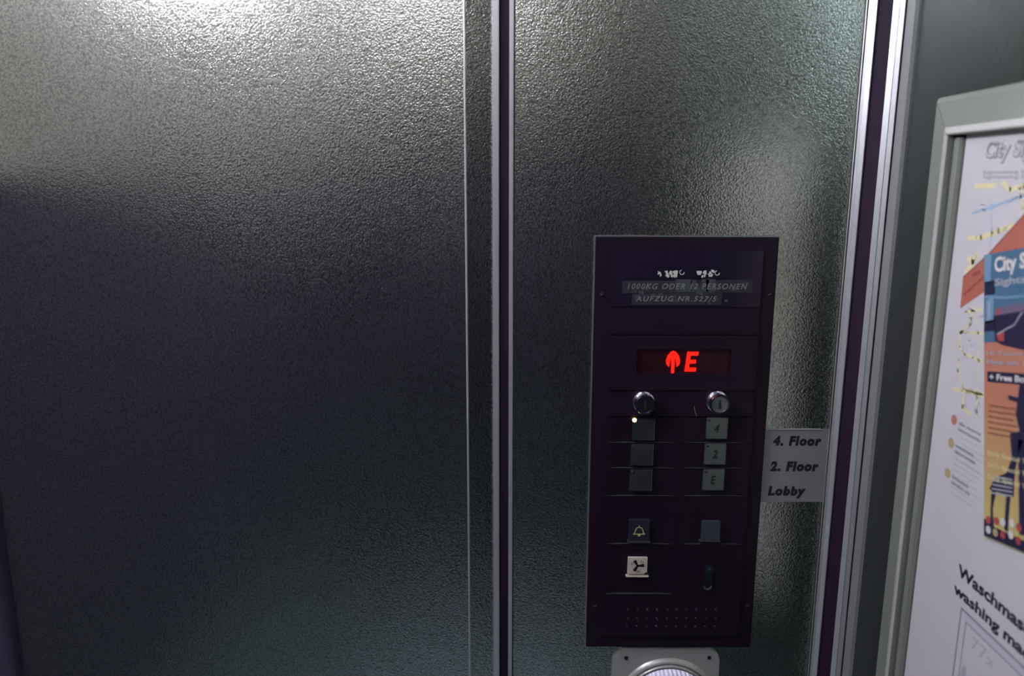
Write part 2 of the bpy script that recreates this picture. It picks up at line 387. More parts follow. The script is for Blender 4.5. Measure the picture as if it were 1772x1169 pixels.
mx0 = F(1056, 700)[0] - 0.003; mx1 = F(1300, 700)[0] + 0.002
rowz = {k_: F(1170, k_)[1] for k_ in (432, 531, 579, 674, 720, 765, 809, 857, 940, 1026, 1100)}
MT = TP + 0.0022                                    # top of the modules
g = 0.0003
def module(nm, ya, yb, M=BLACK, a=mx0, b=mx1, t=MT):
    mm = MB(PF); mm.box(a, b, rowz[yb] + g, rowz[ya] - g, TP - .0002, t, 0.00045); return mm.build(nm, M, cp)
def at(px, py, t=MT):                               # a point on the surface of the modules
    P = front(px, py, D - t); return P.x, P.z

# -- name plate
npl = module('nameplate', 432, 531, BLACK_GLOSS)
# tape remains with lettering
def quad(mb, pxs, t, th=0.0001, mi=0): mb.prism([at(*p, t) for p in pxs][::-1], t, t + th, mi=mi)
m_ = MB(PF)
quad(m_, [(1077, 486), (1303, 484), (1302, 506), (1076, 507)], MT)
quad(m_, [(1094, 508), (1250, 506), (1249, 527), (1092, 527)], MT)
for i in range(26):
    xx = 1090 + random.random() * 200; yy = 487 + random.random() * 36; ww = 3 + random.random() * 9
    quad(m_, [(xx, yy), (xx + ww, yy - 1), (xx + ww, yy + 2 + random.random() * 6), (xx - 1, yy + 4)], MT + .0001, mi=1)
for xx, yy, ww, hh in ((1170, 483, 28, 22), (1196, 484, 9, 20), (1214, 483, 24, 22), (1222, 482, 5, 22), (1205, 496, 8, 10)):
    quad(m_, [(xx, yy), (xx + ww, yy), (xx + ww - 1, yy + hh), (xx, yy + hh)], MT + .0002, mi=1)
m_.build('tape_residue', [TAPE, TAPE2], npl)
m_ = MB(PF)
def ltext(mb, s_, xa, ya, xb, hpx, t, **kw):
    A = at(xa, ya, t); Bq = at(xb, ya, t); Cq = at(xa, ya - hpx, t)
    mb.text(s_, A[0], A[1], Bq[0] - A[0], Cq[1] - A[1], t, **kw)
ltext(m_, '1000KG ODER 12 PERSONEN', 1086, 500, 1293, 10, MT + .0003, shear=0.25, spacing=1.25, bold=0.01)
ltext(m_, 'AUFZUG NR.527/5', 1100, 521, 1240, 9, MT + .0003, shear=0.25, spacing=1.25, bold=0.01)
m_.build('lettering', PRINT, npl)
m_ = MB(PF)
def flakes(xa, xb, ya, yb, n):
    for i in range(n):
        cx_ = xa + (xb - xa) * random.random(); cy_ = ya + (yb - ya) * random.random(); pl = []
        for q in range(6):
            an = -q * math.pi / 3 + random.random() * .5; rr = 0.8 + random.random() * 1.7
            pl.append(at(cx_ + rr * math.cos(an), cy_ + rr * 1.3 * math.sin(an), MT))
        m_.prism(pl, MT + .0001 + .00001 * i, MT + .0003 + .00001 * i)
flakes(1139, 1144, 470, 478, 5); flakes(1151, 1172, 469, 478, 34); flakes(1165, 1172, 469, 474, 5)
flakes(1206, 1220, 469, 478, 16); flakes(1220, 1235, 468, 478, 14)
for cx_, cy_ in ((1180, 471), (1241, 472)):
    m_.stroke([at(cx_ + 4 * math.cos(a), cy_ + 4 * math.sin(a)) for a in [q * .9 for q in range(6)]], .0008, MT, MT + .0003)
m_.build('scraped_lettering', FLAKE, npl)

module('blank_plate', 531, 579)

# -- display: a plate with a recessed window, built as four borders round the opening
dz0, dz1 = rowz[674] + g, rowz[579] - g
wa, wz0 = at(1100, 645); wb, wz1 = at(1266, 604)
m_ = MB(PF)
for a0, a1, b0, b1 in ((mx0, wa, dz0, dz1), (wb, mx1, dz0, dz1), (wa, wb, dz0, wz0), (wa, wb, wz1, dz1)):
    m_.box(a0, a1, b0, b1, TP - .0002, MT + .0016, 0.0)
m_.build('display_surround', BLACK, cp, smooth=0)
dsp = MB(PF).box(wa - .0002, wb + .0002, wz0 - .0002, wz1 + .0002, TP - .0003, TP + .0006).build('display', DISPLAY, cp, smooth=0)
tg = TP + .0007
m_ = MB(PF)                                          # up arrow
ax, az = at(1164.5, 625, tg)
u = 0.00066
m_.prism([(ax - 2.2 * u, az - 24 * u), (ax + 2.2 * u, az - 24 * u), (ax + 3.0 * u, az + 12 * u), (ax - 3.0 * u, az + 12 * u)], tg, tg + .0009)
for q in (-1, 1):
    m_.prism([(ax + q * p * u, az + z_ * u) for p, z_ in ((0, 18), (0, 11), (4.5, 4), (6.5, -9), (10.5, -5), (11.5, 2), (9, 10), (4, 16))][::q], tg, tg + .0009)
m_.build('up_arrow', RED, dsp, smooth=0)
m_ = MB(PF)
ex, ez = at(1184.5, 642, tg)
eh = 33 * u
def sk(a, b): return (ex + a * u + b * u * 0.10, ez + b * u)
for A in ([sk(0, 0), sk(6, 0), sk(6, 33), sk(0, 33)], [sk(6, 0), sk(18, 0), sk(18, 6), sk(6, 6)], [sk(6, 13.5), sk(16, 13.5), sk(16, 19.5), sk(6, 19.5)], [sk(6, 27), sk(18, 27), sk(18, 33), sk(6, 33)]):
    m_.prism(A, tg, tg + .0009)
m_.build('floor_letter', RED, dsp, smooth=0)

module('key_switch_plate', 674, 720)
# -- scooped cells that hold the buttons
def scoop_row(ya, yb, cols, dmax=0.0048):
    zt_, zb_ = rowz[ya] - g, rowz[yb] + g
    mm = MB(PF); n = 24; t = MT + .0004
    edges = [mx0] + [q for c in cols for q in c] + [mx1]
    base = TP - .0002
    # solid flats between the scoops
    for i in range(0, len(edges), 2):
        mm.box(edges[i], edges[i + 1], zb_, zt_, base, t)
    for (a0, a1) in cols:
        dep = lambda u_, v_: dmax * (1 - (2 * u_ - 1) ** 2) * ((1 - v_) ** 1.2)
        mm.grid(lambda u_, v_: (a0 + (a1 - a0) * u_, zb_ + .0004 + (zt_ - zb_ - .0004) * v_, t - dep(u_, v_)), n, 8)
        # ledge that closes the scoop below, caught light put into a paler colour
        mm.grid(lambda u_, v_: (a0 + (a1 - a0) * u_, zb_ + .0004 * (1 - v_ * .4), t - dep(u_, 0) * (1 - v_)), n, 3, mi=1)
        mm.grid(lambda u_, v_: (a0 + (a1 - a0) * u_, zb_ + .00024 * v_, t - .0001 * v_), n, 1)
    return mm.build('scooped_button_row', [BLACK, EDGE_D], cp, smooth=50)
EDGE_D = mat('scoop_ledge', (0.085, 0.09, 0.10), 0.42, 0.6)
def col(pa, pb, py): return (at(pa, py)[0], at(pb, py)[0])
scoop_row(720, 765, [col(1053, 1168, 764), col(1183, 1289, 764)])
scoop_row(765, 809, [col(1053, 1166, 808), col(1182, 1287, 808)])
scoop_row(809, 857, [col(1050, 1165, 856), col(1180, 1285, 856)])
scoop_row(857, 940, [col(1050, 1164, 939), col(1178, 1283, 939)])
scoop_row(940, 1026, [col(1045, 1162, 1025)])

BT = MT + 0.0026
def button(nm, px, py, w, h, M, dtop=BT, slant=0.0):
    c = at(px, py, dtop); uw = 0.00066
    A, Bz = at(px - w / 2, py + h / 2, dtop); A2, Bz2 = at(px + w / 2, py - h / 2, dtop)
    mm = MB(PF); mm.box(A, A2, Bz, Bz2, TP - .003 + .0031, dtop, 0.0006)
    o = mm.build(nm, M, cp); return o, (A, A2, Bz, Bz2)
FLB = [(1113.5, 743.5, 39, 37, BTN_DARK, '5', True), (1111, 787, 39, 37, BTN_DARK, '3', False), (1109, 831, 39, 37, BTN_DARK, '1', False),
       (1240.5, 741, 38, 36, BTN, '4', False), (1237.5, 785.5, 38, 36, BTN, '2', False), (1234.5, 830, 38, 36, BTN, 'E', False)]
for px, py, w, h, M, s_, lit in FLB:
    b, (a0, a1, b0, b1) = button('floor_button', px, py, w, h, M)
    cx_, cz_ = (a0 + a1) / 2, (b0 + b1) / 2
    mm = MB(PF); nw = .0056 if s_ != '1' else .0036
    mm.text(s_, cx_ - .0026, cz_ - .0052, nw, .0098, BT, th=.0001, shear=0.2, bold=.02, mi=0)  # offset pale copy paints a highlight along the numeral
    mm.text(s_, cx_ - .0030, cz_ - .0048, nw, .0098, BT + .0001, th=.0002, shear=0.2, bold=.02, mi=1)
    mm.build('numeral', [LIT_EDGE, ENGRAVE], b)
    lx, lz = a0 + .0028, b1 - .0024
    if lit: lx, lz = at(1098, 726.5, BT)
    mm = MB(PF); rr = .0024 if lit else .0016
    mm.lathe(lx, lz, [(rr, BT - .0004), (rr, BT + .0001), (rr * .8, BT + .0007), (rr * .4, BT + .001), (0.00001, BT + .0011)], 20)
    mm.build('indicator_light', AMBER if lit else LED_OFF, b)
    mm = MB(PF); mm.box(a1 - .0001, a1 + .0006, b0, b1, BT - .003, BT - .0002, .0002); mm.build('rim_reflection', EDGE, b)  # pale strip paints the reflection along the right rim

# alarm, blank and fan buttons
b, (a0, a1, b0, b1) = button('alarm_button', 1106.5, 918, 38, 37, mat('dark_plastic_button', (0.014, 0.017, 0.026), 0.4, noise=.06))
m_ = MB(PF); bx_, bz_ = at(1106, 919, BT)
bell = [(-10, -5), (-7.5, -3), (-6.5, 2), (-4.5, 6), (0, 8), (4.5, 6), (6.5, 2), (7.5, -3), (10, -5), (-10, -5)]
m_.stroke([(bx_ + p * u, bz_ + q * u) for p, q in bell], .0010, BT, BT + .0002)
m_.stroke([(bx_, bz_ + 8 * u), (bx_, bz_ + 12 * u)], .0006, BT, BT + .0002)
m_.prism([(bx_ - 2.4 * u, bz_ - 5 * u), (bx_ - 1.6 * u, bz_ - 9 * u), (bx_ + 1.6 * u, bz_ - 9 * u), (bx_ + 2.4 * u, bz_ - 5 * u)][::1], BT, BT + .0002)
m_.build('bell_symbol', YELLOW, b, smooth=0)
MB(PF).box(a0 - .001, a1 + .001, b0 - .0016, b0 + .0006, TP, BT + .0014, .0005).build('lower_lip', EDGE_D, b)
b, (a0, a1, b0, b1) = button('blank_button', 1230.5, 918.5, 34, 33, BTN_BLUE)
MB(PF).box(a0 - .002, a1 + .0004, b0 - .0018, b0 + .0002, TP, BT + .0004, .0004).build('lower_lip', EDGE_D, b)
b, (a0, a1, b0, b1) = button('fan_button', 1103.5, 979, 35, 29, CREAM)
m_ = MB(PF); fx, fz = (a0 + a1) / 2, (b0 + b1) / 2 + .0004
for a in (118, 2, 236):
    def pl(an, rr): return (fx + rr * u * math.cos(math.radians(a + an)), fz + rr * u * math.sin(math.radians(a + an)))
    m_.prism([pl(-60, 1.6), pl(-15, 10.5), pl(-5, 11.8), pl(16, 11.5), pl(21, 9.5), pl(60, 1.6)], BT, BT + .0002)
    m_.stroke([pl(26, 11.5), pl(42, 11.5), pl(56, 11)], .0005, BT, BT + .0002); m_.stroke([pl(28, 9), pl(48, 9)], .0004, BT, BT + .0002)
m_.lathe(fx, fz, [(2.4 * u, BT), (2.4 * u, BT + .0002), (.00001, BT + .0002)], 12)
m_.build('fan_symbol', INK, b, smooth=0)
MB(PF).box(a0 - .002, a1 + .002, b0 - .0034, b0 - .0012, TP, BT + .001, .0008).build('lower_lip', CREAM, b)
m_ = MB(PF); cxx, czz = a1 - .0018, b0 + .0016
m_.prism([(cxx - .002, czz - .0016), (cxx + .0018, czz - .0016), (cxx + .0018, czz + .0012), (cxx - .0004, czz + .001)], BT, BT + .0002); m_.build('chipped_corner', ENGRAVE, b)

# -- key switches
def key_lock(px, py, ang, bright):
    TK = 0.0150; cx_, cz_ = at(px, py, TK + TP); R_ = 16.2 * u; z0 = MT - .0002; t = TK + TP
    mm = MB(PF)
    mm.lathe(cx_, cz_, [(R_ * 1.12, z0), (R_ * 1.12, z0 + .001), (R_ * 1.0, z0 + .0016), (R_ * .98, t - .0055), (R_ * 1.0, t - .005), (R_ * 1.03, t - .0045), (R_ * 1.03, t - .0008), (R_ * .99, t), (R_ * .84, t), (R_ * .82, t - .0012)], 48)
    o = mm.build('key_lock', CHROME, cp)
    mm = MB(PF); mm.lathe(cx_, cz_, [(R_ * .84, t - .0014), (R_ * .5, t - .0010), (.00001, t - .0008)], 40); mm.build('lock_core', BTN if bright else DARKMETAL, o)
    mm = MB(PF); c_, s__ = math.cos(ang), math.sin(ang)
    def rot(a, b): return (cx_ + a * c_ - b * s__, cz_ + a * s__ + b * c_)
    mm.prism([rot(-.0011, -.0052), rot(.0011, -.0052), rot(.0013, -.001), rot(.0011, .005), rot(-.0011, .005), rot(-.0013, -.001)], t - .0012, t - .0004, mi=0)
    mm.prism([rot(.0006, -.0050), rot(.0017, -.0046), rot(.0018, -.0006), rot(.0008, .0008)], t - .0012, t - .0001, mi=1)
    mm.build('keyhole', [ENGRAVE, CHROME], o); return o
key_lock(1117, 701, 0.18, False); key_lock(1246, 700, 0.0, True)
m_ = MB(PF)                                          # position mark beside the right lock
ccx, ccz = at(1243, 700, MT)
m_.stroke([(ccx + 40 * u * math.cos(math.radians(a)), ccz + 40 * u * math.sin(math.radians(a))) for a in (184, 190, 197, 204, 209)], .0007, MT, MT + .0002)
m_.build('position_mark', PRINT, cp)

# -- profile cylinder lock
tl = MT + .003
lx, lz = at(1226.5, 985, tl); lz2 = at(1225, 1013, tl)[1]; Rl = 10.5 * u; hw = 7.6 * u
# plain plate beside the fan button scoop lies in scoop_row; the lock stands on it
m_ = MB(PF); pts_ = [(lx + Rl * math.cos(a), lz + Rl * math.sin(a)) for a in [math.radians(-48 + q * 276 / 20) for q in range(21)]]
pts_ += [(lx - hw, lz - Rl * .72)] + [(lx + hw * math.cos(a), lz2 + hw * math.sin(a)) for a in [math.radians(180 + q * 18) for q in range(11)]]
m_.prism(pts_, MT, tl, .0006); cyl = m_.build('cylinder_lock', DARKMETAL, cp)
m_ = MB(PF); m_.lathe(lx, lz, [(Rl * .72, tl), (Rl * .70, tl + .0008), (Rl * .2, tl + .0012), (.00001, tl + .0012)], 28); plug = m_.build('lock_core', DARKMETAL, cyl)
m_ = MB(PF); m_.box(lx - .0006, lx + .0006, lz - .0042, lz + .001, tl + .001, tl + .0014, mi=0)
m_.lathe(lx, lz + .0012, [(.0013, tl + .001), (.0012, tl + .0016), (.00001, tl + .0018)], 12, mi=1); m_.build('keyhole', [ENGRAVE, CHROME], cyl)
m_ = MB(PF); m_.lathe(lx - .0002, lz2, [(hw * .98, tl - .0003), (hw * 1.0, tl + .0006), (hw * .7, tl + .0006), (hw * .68, tl)], 20, a0=math.pi, a1=2 * math.pi); m_.build('rim', EDGE, cyl)

# -- speaker grille with 3 rows of 10 small holes
gr = MB(PF); gr.box(mx0, mx1, rowz[1100] + g, rowz[1026] - g, TP - .0002, MT, .0004)
gr = gr.build('speaker_grille', BLACK, cp)
m_ = MB(PF)
for r_, py in enumerate((1055, 1069.5, 1084)):
    for c_ in range(10):
        hx, hz = at(1087 + c_ * 16.9 - r_ * 0.8, py, MT)
        m_.lathe(hx, hz, [(.0019, MT), (.0016, MT + .0005), (.0011, MT + .0004), (.0009, MT + .00005)], 12, mi=0)
        m_.lathe(hx, hz, [(.0010, MT + .0001), (.00001, MT + .0001)], 12, mi=1)
m_.build('hole_rims', [BLACK_GLOSS, ENGRAVE], gr)
# -- screws at the corners of the housing
for px, py in ((1331, 509), (1030, 1047), (1293, 1047), (1042, 509)):
    sx_, sz_ = at(px, py, TP); mm = MB(PF)
    mm.lathe(sx_, sz_, [(.0026, TP - .0001), (.0024, TP + .0006), (.0012, TP + .0010), (.00001, TP + .0010)], 20, mi=0)
    mm.stroke([(sx_ - .0017, sz_ - .0008), (sx_ + .0017, sz_ + .0008)], .0006, TP + .0008, TP + .0012, mi=1)
    mm.build('screw', [BLACK, EDGE], cp)

# ------------------------------------------------------------------ floor label beside the panel
ts = 0.0005
def FS(px, py, t=ts): P = front(px, py, D - t); return P.x, P.z
s0 = FS(1331, 742); sl = thing('floor_label', 'grey plastic label lettered with 4. Floor, 2. Floor and Lobby beside the black panel', 'label', (FS(1380, 868)[0], D, FS(1380, 868)[1]))
m_ = MB(PF); m_.prism([(x1 + .0006, FS(1330, 742)[1]), (x1 + .0006, FS(1320, 868)[1]), (FS(1430, 868)[0], FS(1430, 868)[1]), (FS(1440, 742)[0], FS(1440, 742)[1])][::1], 0, ts, .0001)
m_.box(x1 + .001, FS(1421, 742)[0], FS(1330, 742.2)[1] - .0003, FS(1330, 742.2)[1] + .0006, 0, .0016, .0002, mi=1)  # bright bar paints the reflection on the label's top edge
m_.build('label_strip', [STICKER, ALU], sl, smooth=0)
def stext(s_, xa, ya, xb, hpx):
    mm = MB(PF); A = FS(xa, ya); Bq = FS(xb, ya); Cq = FS(xa, ya - hpx)
    mm.text(s_, A[0], A[1], Bq[0] - A[0], Cq[1] - A[1], ts, th=.0002, bold=0.065, shear=0.13, spacing=1.2); mm.build('lettering', INK, sl, smooth=0)
stext('4. Floor', 1337, 771, 1421, 17.5); stext('2. Floor', 1332, 815, 1416, 17.5); stext('Lobby', 1328, 861.5, 1393, 21)

# ------------------------------------------------------------------ round ribbed fitting below the panel
pcx, pcz = front(1156, 1221, D - .010).x, front(1156, 1221, D - .010).z
rl = thing('round_wall_fitting', 'round ribbed white cap on a grey metal plate directly below the black control panel', 'wall fitting', (pcx, D, pcz - .066))
q0 = front(1060, 1150, D - .004).x; q1 = front(1245, 1150, D - .004).x; qt = front(1150, 1122, D - .004).z
def rrect(a0, a1, b0, b1, r_, n=8):
    o_ = []
    for cx_, cy_, s0_ in ((a1 - r_, b1 - r_, 0), (a0 + r_, b1 - r_, 90), (a0 + r_, b0 + r_, 180), (a1 - r_, b0 + r_, 270)):
        for q in range(n + 1): an = math.radians(s0_ + 90 * q / n); o_.append((cx_ + r_ * math.cos(an), cy_ + r_ * math.sin(an)))
    return o_
m_ = MB(PF); m_.prism(rrect(q0, q1, pcz - .068, qt, .016), 0, .0035, .0012)
hwid = (q1 - q0) / 2
m_.lathe(pcx, pcz, [(.0600, .003), (.0585, .0060), (.0560, .0078), (.0545, .0080)], 96)
m_.build('mounting_plate', PLATE, rl)
m_ = MB(PF); m_.lathe(pcx, pcz, [(.0545, .0080), (.0540, .0050), (.0528, .0050)], 96); m_.build('groove', GASKET, rl)
m_ = MB(PF); m_.lathe(pcx, pcz, [(.0530, .0050), (.0528, .0085), (.0520, .0096), (.0505, .0098), (.0500, .0090)], 96); m_.build('ring', PLATE, rl)
# domed cap with slanting parallel ribs
m_ = MB(PF); Rd = .0500; sl_ = math.radians(14); cs, sn = math.cos(sl_), math.sin(sl_)
pitch = .0049
def dome(u_, v_):
    a = (u_ * 2 - 1) * Rd; half = math.sqrt(max(0, Rd * Rd - a * a)); b = (v_ * 2 - 1) * half
    rr = (a * a + b * b) / (Rd * Rd)
    ph = (a / pitch) % 1.0
    rib = .0042 * math.sqrt(max(0, 1 - (min(1, abs(ph - .5) * 2.6)) ** 2)) * min(1, (1 - rr) * 12)
    c = .0090 + .011 * math.sqrt(max(0, 1 - rr * .97)) + rib
    return (pcx + a * cs + b * -sn * -1 * -1, pcz + a * sn * 0 + b * cs + a * sn, c)
m_.grid(dome, 20 * 12, 30); m_.build('ribbed_cap', WHITE_RIB, rl, smooth=60)
for px, py in ((1083.5, 1138), (1227.5, 1137.5)):
    P = front(px, py, D - .004); mm = MB(PF)
    mm.lathe(P.x, P.z, [(.0024, .0030), (.0022, .0046), (.0010, .0050), (.00001, .0050)], 20); mm.build('screw', GASKET, rl)

# ------------------------------------------------------------------ framed notice case on the right wall
XP = XWALL - 0.0045                                  # surface of the papers
XF = XWALL - 0.014                                   # front face of the frame
SF = Fr((XWALL, 0, 0), (0, -1, 0), (0, 0, 1))        # along = towards the viewer, out = into the cabin
def sd(px, py, c): P = side(px, py, XWALL - c); return -P.y, P.z
fa0 = sd(1621, 168, .012)[0]; fa0b = sd(1555, 800, .012)[0]
fz_top = sd(1625, 168, .012)[1]
fa_in = sd(1616, 480, .012)[0]; fa_lip0 = sd(1629, 480, .006)[0]; fa_lip1 = sd(1640, 480, .006)[0]
fz_in = sd(1700, 228, .012)[1]
fa0 = (fa0 + fa0b) / 2
fwid = max(0.02, fa_in - fa0); fh = fz_top - fz_in
A1 = fa0 + 0.31; Z0 = fz_top - 0.66
pf = thing('notice_frame', 'silver metal notice frame with mitred corners on the right-hand steel wall', 'frame', (XWALL, -(fa0 + A1) / 2, Z0))
def rail(p_out0, p_out1, p_in1, p_in0, nm='frame_rail'):
    """mitred rail: outer edge p_out0-p_out1, inner edge p_in0-p_in1, softly crowned"""
    mm = MB(SF); cs_ = [(0, 0.0), (0.0, .0085), (.05, .0120), (.16, .0140), (.80, .0140), (.90, .0150), (.97, .0150), (1.0, .0135), (1.0, .002)]
    def f(u_, v_):
        k_ = u_ * (len(cs_) - 1); i = min(int(k_ + 1e-6), len(cs_) - 2); w = k_ - i
        s_ = cs_[i][0] * (1 - w) + cs_[i + 1][0] * w; c = cs_[i][1] * (1 - w) + cs_[i + 1][1] * w
        a = (p_out0[0] * (1 - s_) + p_in0[0] * s_) * (1 - v_) + (p_out1[0] * (1 - s_) + p_in1[0] * s_) * v_
        b = (p_out0[1] * (1 - s_) + p_in0[1] * s_) * (1 - v_) + (p_out1[1] * (1 - s_) + p_in1[1] * s_) * v_
        return (a, b, c)
    mm.grid(f, len(cs_) - 1, 1)
    for q in mm.bm.faces:
        if min(v.co.x for v in q.verts) < XWALL - .0148 + 1e-6: q.material_index = 1
    bmesh.ops.recalc_face_normals(mm.bm, faces=mm.bm.faces[:])
    return mm.build(nm, [FRAME, RIDGE], pf, smooth=25)
gp = .00025
ot = [(fa0, fz_top), (A1, fz_top), (A1, Z0), (fa0, Z0)]
it = [(fa0 + fwid, fz_top - fh), (A1 - fwid, fz_top - fh), (A1 - fwid, Z0 + fh), (fa0 + fwid, Z0 + fh)]
sh = lambda p, dx, dz: (p[0] + dx, p[1] + dz)
rail(sh(ot[0], gp, 0), sh(ot[1], -gp, 0), sh(it[1], -gp, 0), sh(it[0], gp, 0))
rail(sh(ot[0], 0, -gp), sh(ot[3], 0, gp), sh(it[3], 0, gp), sh(it[0], 0, -gp))
rail(sh(ot[1], 0, -gp), sh(ot[2], 0, gp), sh(it[2], 0, gp), sh(it[1], 0, -gp))
rail(sh(ot[3], gp, 0), sh(ot[2], -gp, 0), sh(it[2], -gp, 0), sh(it[3], gp, 0))
m_ = MB(SF); m_.box(fa0 + .002, A1 - .002, Z0 + .002, fz_top - .002, 0, .003); m_.build('backing_board', GASKET, pf, smooth=0)
m_ = MB(SF)
m_.box(fa_lip0, fa_lip1, Z0 + fh, fz_in - .002, .003, .0085, .001)
m_.build('inner_lip', FRAME, pf)
m_ = MB(SF); m_.box(fa_in - .001, fa_lip0 - .0005, Z0 + fh, fz_in, .003, .0045, .0004); m_.build('channel', CHANNEL, pf)

cP = .0045
pa0 = fa_lip1 + .0012; pa1 = A1 - fwid - .004
z_split = sd(1640, 930, cP)[1]
ip = thing('map_poster', 'white city map poster with orange ribbon and printed list in the silver frame', 'poster', (XWALL - cP, -(pa0 + pa1) / 2, z_split))
m_ = MB(SF); m_.box(pa0, pa1, z_split, fz_in + .001, .0030, cP, 0); m_.build('sheet', PAPER, ip, smooth=0)
no = thing('laundry_notice', 'white notice headed Waschmaschine, washing machine with a line drawing, under the map poster', 'notice', (XWALL - cP, -(pa0 + pa1) / 2, Z0 + fh))
m_ = MB(SF); m_.box(pa0, pa1, Z0 + fh - .001, z_split - .0001, .0030, cP, 0); m_.build('sheet', PAPER2, no, smooth=0)
def P2(px, py): return sd(px, py, cP)
def st_(mb, pp, w, lvl=1, mi=0): mb.stroke([P2(*p) for p in pp], w, cP, cP + .00006 * lvl, mi=mi)
# map print
m_ = MB(SF)
for pp, w in (([(1688, 322), (1722, 321)], .004), ([(1735, 316), (1748, 328), (1772, 322), (1800, 318)], .004), ([(1765, 325), (1769, 360), (1790, 400)], .0025),
              ([(1675, 412), (1698, 411), (1728, 400), (1752, 390)], .004), ([(1676, 446), (1684, 455), (1690, 440)], .005), ([(1670, 470), (1680, 462)], .005),
              ([(1683, 530), (1680, 560), (1662, 575), (1660, 600), (1668, 612), (1700, 625)], .0024), ([(1660, 574), (1703, 577)], .002), ([(1660, 620), (1657, 640), (1668, 672), (1702, 682)], .0024),
              ([(1650, 672), (1700, 684)], .0030), ([(1668, 685), (1665, 705), (1680, 716)], .0030), ([(1690, 690), (1690, 720)], .0022), ([(1690, 540), (1694, 600), (1690, 690)], .0016), ([(1670, 540), (1700, 535)], .002)):
    st_(m_, pp, w)
m_.build('map_streets', P_YEL, ip, smooth=0)
m_ = MB(SF)
st_(m_, [(1683, 369), (1716, 358), (1760, 342), (1800, 330)], .0022); st_(m_, [(1716, 358), (1716, 400), (1713, 440)], .0010)
m_.lathe(*P2(1716, 358), [(.0028, cP + .0001), (.00001, cP + .0001)], 12)
m_.build('map_river', P_BLUE, ip, smooth=0)
m_ = MB(SF)
def lines_fine(n, xa, xb, ya, yb):
    for i in range(n):
        xx = xa + (xb - xa) * random.random(); yy = ya + (yb - ya) * random.random(); an = random.choice((0.2, 1.5, 1.9, .5)); ln = 4 + random.random() * 12
        st_(m_, [(xx, yy), (xx + ln * math.cos(an), yy + ln * math.sin(an))], .0005 + random.random() * .0006, mi=0)
lines_fine(130, 1656, 1700, 530, 715); lines_fine(60, 1676, 1770, 330, 460)
m_.build('map_fine_print', P_LINE, ip, smooth=0)
# header: outlined lettering with a small line under it
m_ = MB(SF)
A = P2(1703, 284); hgt = P2(1703, 249)[1] - A[1]; Wd = P2(1900, 300)[0] - A[0]
wfull = 0.118
m_.text('City Sightseeing', A[0], A[1], wfull, hgt * 1.12, cP + .0001, th=.00005, bold=.055, shear=.1, mi=0)
m_.text('City Sightseeing', A[0], A[1] + .001, wfull, hgt * 1.1, cP + .0002, th=.00005, bold=-.004, shear=.1, mi=1)
for i in range(2):
    q = P2(1702, 296 + i * 8); m_.text('Sightseeing bus tours in the city', q[0], q[1] - .003, .130, .0034, cP + .0001, th=.00005, bold=.0, mi=0)
m_.build('heading', [P_HEAD, PAPER], ip, smooth=0)
# orange ribbon
m_ = MB(SF)
m_.prism([P2(1662, 533), P2(1667, 478), P2(1712, 438), P2(1800, 340), P2(1800, 425), P2(1750, 470), P2(1710, 500)][::-1], cP, cP + .0002, mi=0)
st_(m_, [(1668, 510), (1688, 492), (1712, 470), (1760, 430)], .0016, 5, 1); st_(m_, [(1668, 479), (1712, 439), (1790, 352)], .0012, 5, 1)
st_(m_, [(1684, 476), (1696, 470)], .003, 5, 1)
m_.build('orange_ribbon', [P_ORANGE, P_RDARK], ip, smooth=0)
# list with round markers
m_ = MB(SF)
for (px, py, mi) in ((1651, 726, 1), (1646, 766, 0), (1640, 818, 0)):
    q = P2(px, py); m_.lathe(q[0], q[1], [(.0045, cP), (.0045, cP + .0001), (.00001, cP + .0001)], 20, mi=mi)
m_.build('list_markers', [P_OCHRE, P_BRICK], ip, smooth=0)
m_ = MB(SF)
def para(px, py, rows, L1, bold_rows, lead=.0052):
    a, b = P2(px, py)
    for i in range(rows):
        ww = L1 * (0.75 + .25 * random.random()) * (0.75 if i < bold_rows else 1)
        s_ = ''.join(random.choice('aenrstil mo') for _ in range(14 if i < bold_rows else 24))
        m_.text('n' + s_ + 'e', a, b - i * lead, ww, .0030 if i < bold_rows else .0022, cP, th=.00006, bold=.03 if i < bold_rows else 0.0, mi=0 if i < bold_rows else 1)
para(1659, 734, 7, .045, 2); para(1653, 772, 9, .045, 2); para(1647, 826, 2, .040, 2)
m_.build('list_text', [P_TEXT, P_TEXTL], ip, smooth=0)
# brownish smear on the sheet
# notice lettering
m_ = MB(SF)
def ntext(s_, px, py, ptx, pty, cap):
    a, b = P2(px, py); a2, b2 = P2(ptx, pty)
    m_.text(s_, a, b, a2 - a, cap, cP, th=.0001, bold=.022)
# 'Waschmasc' of the heading reaches px 1772
a, b = P2(1657, 994); a2, _b = P2(1772, 1090); per = (a2 - a) / 8.1
m_.text('Waschmaschine', a, b, per * 11.9, .0108, cP, th=.0001, bold=.035)
a, b = P2(1649, 1029)
m_.text('washing machine', a, b, per * 12.4, .0128, cP, th=.0001, bold=.035)
m_.build('heading', INK, no, smooth=0)
m_ = MB(SF)
a, b = P2(1664, 1052); a -= .0; b2 = Z0 + fh + .02; w_ = .16
for off, w in ((0, .0016), (.008, .0010)):
    m_.stroke([(a + off, b - off), (a + w_ - off, b - off)], w, cP, cP + .0001); m_.stroke([(a + off, b - off), (a + off, b2 + off)], w, cP, cP + .0001)
    m_.stroke([(a + w_ - off, b - off), (a + w_ - off, b2 + off)], w, cP, cP + .0001); m_.stroke([(a + off, b2 + off), (a + w_ - off, b2 + off)], w, cP, cP + .0001)
m_.prism([(a + .012, b - .001), (a + .001, b - .001), (a + .008, b - .008), (a + w_ - .008, b - .008), (a + w_ - .001, b - .001)][::1], cP, cP + .00005, mi=1)
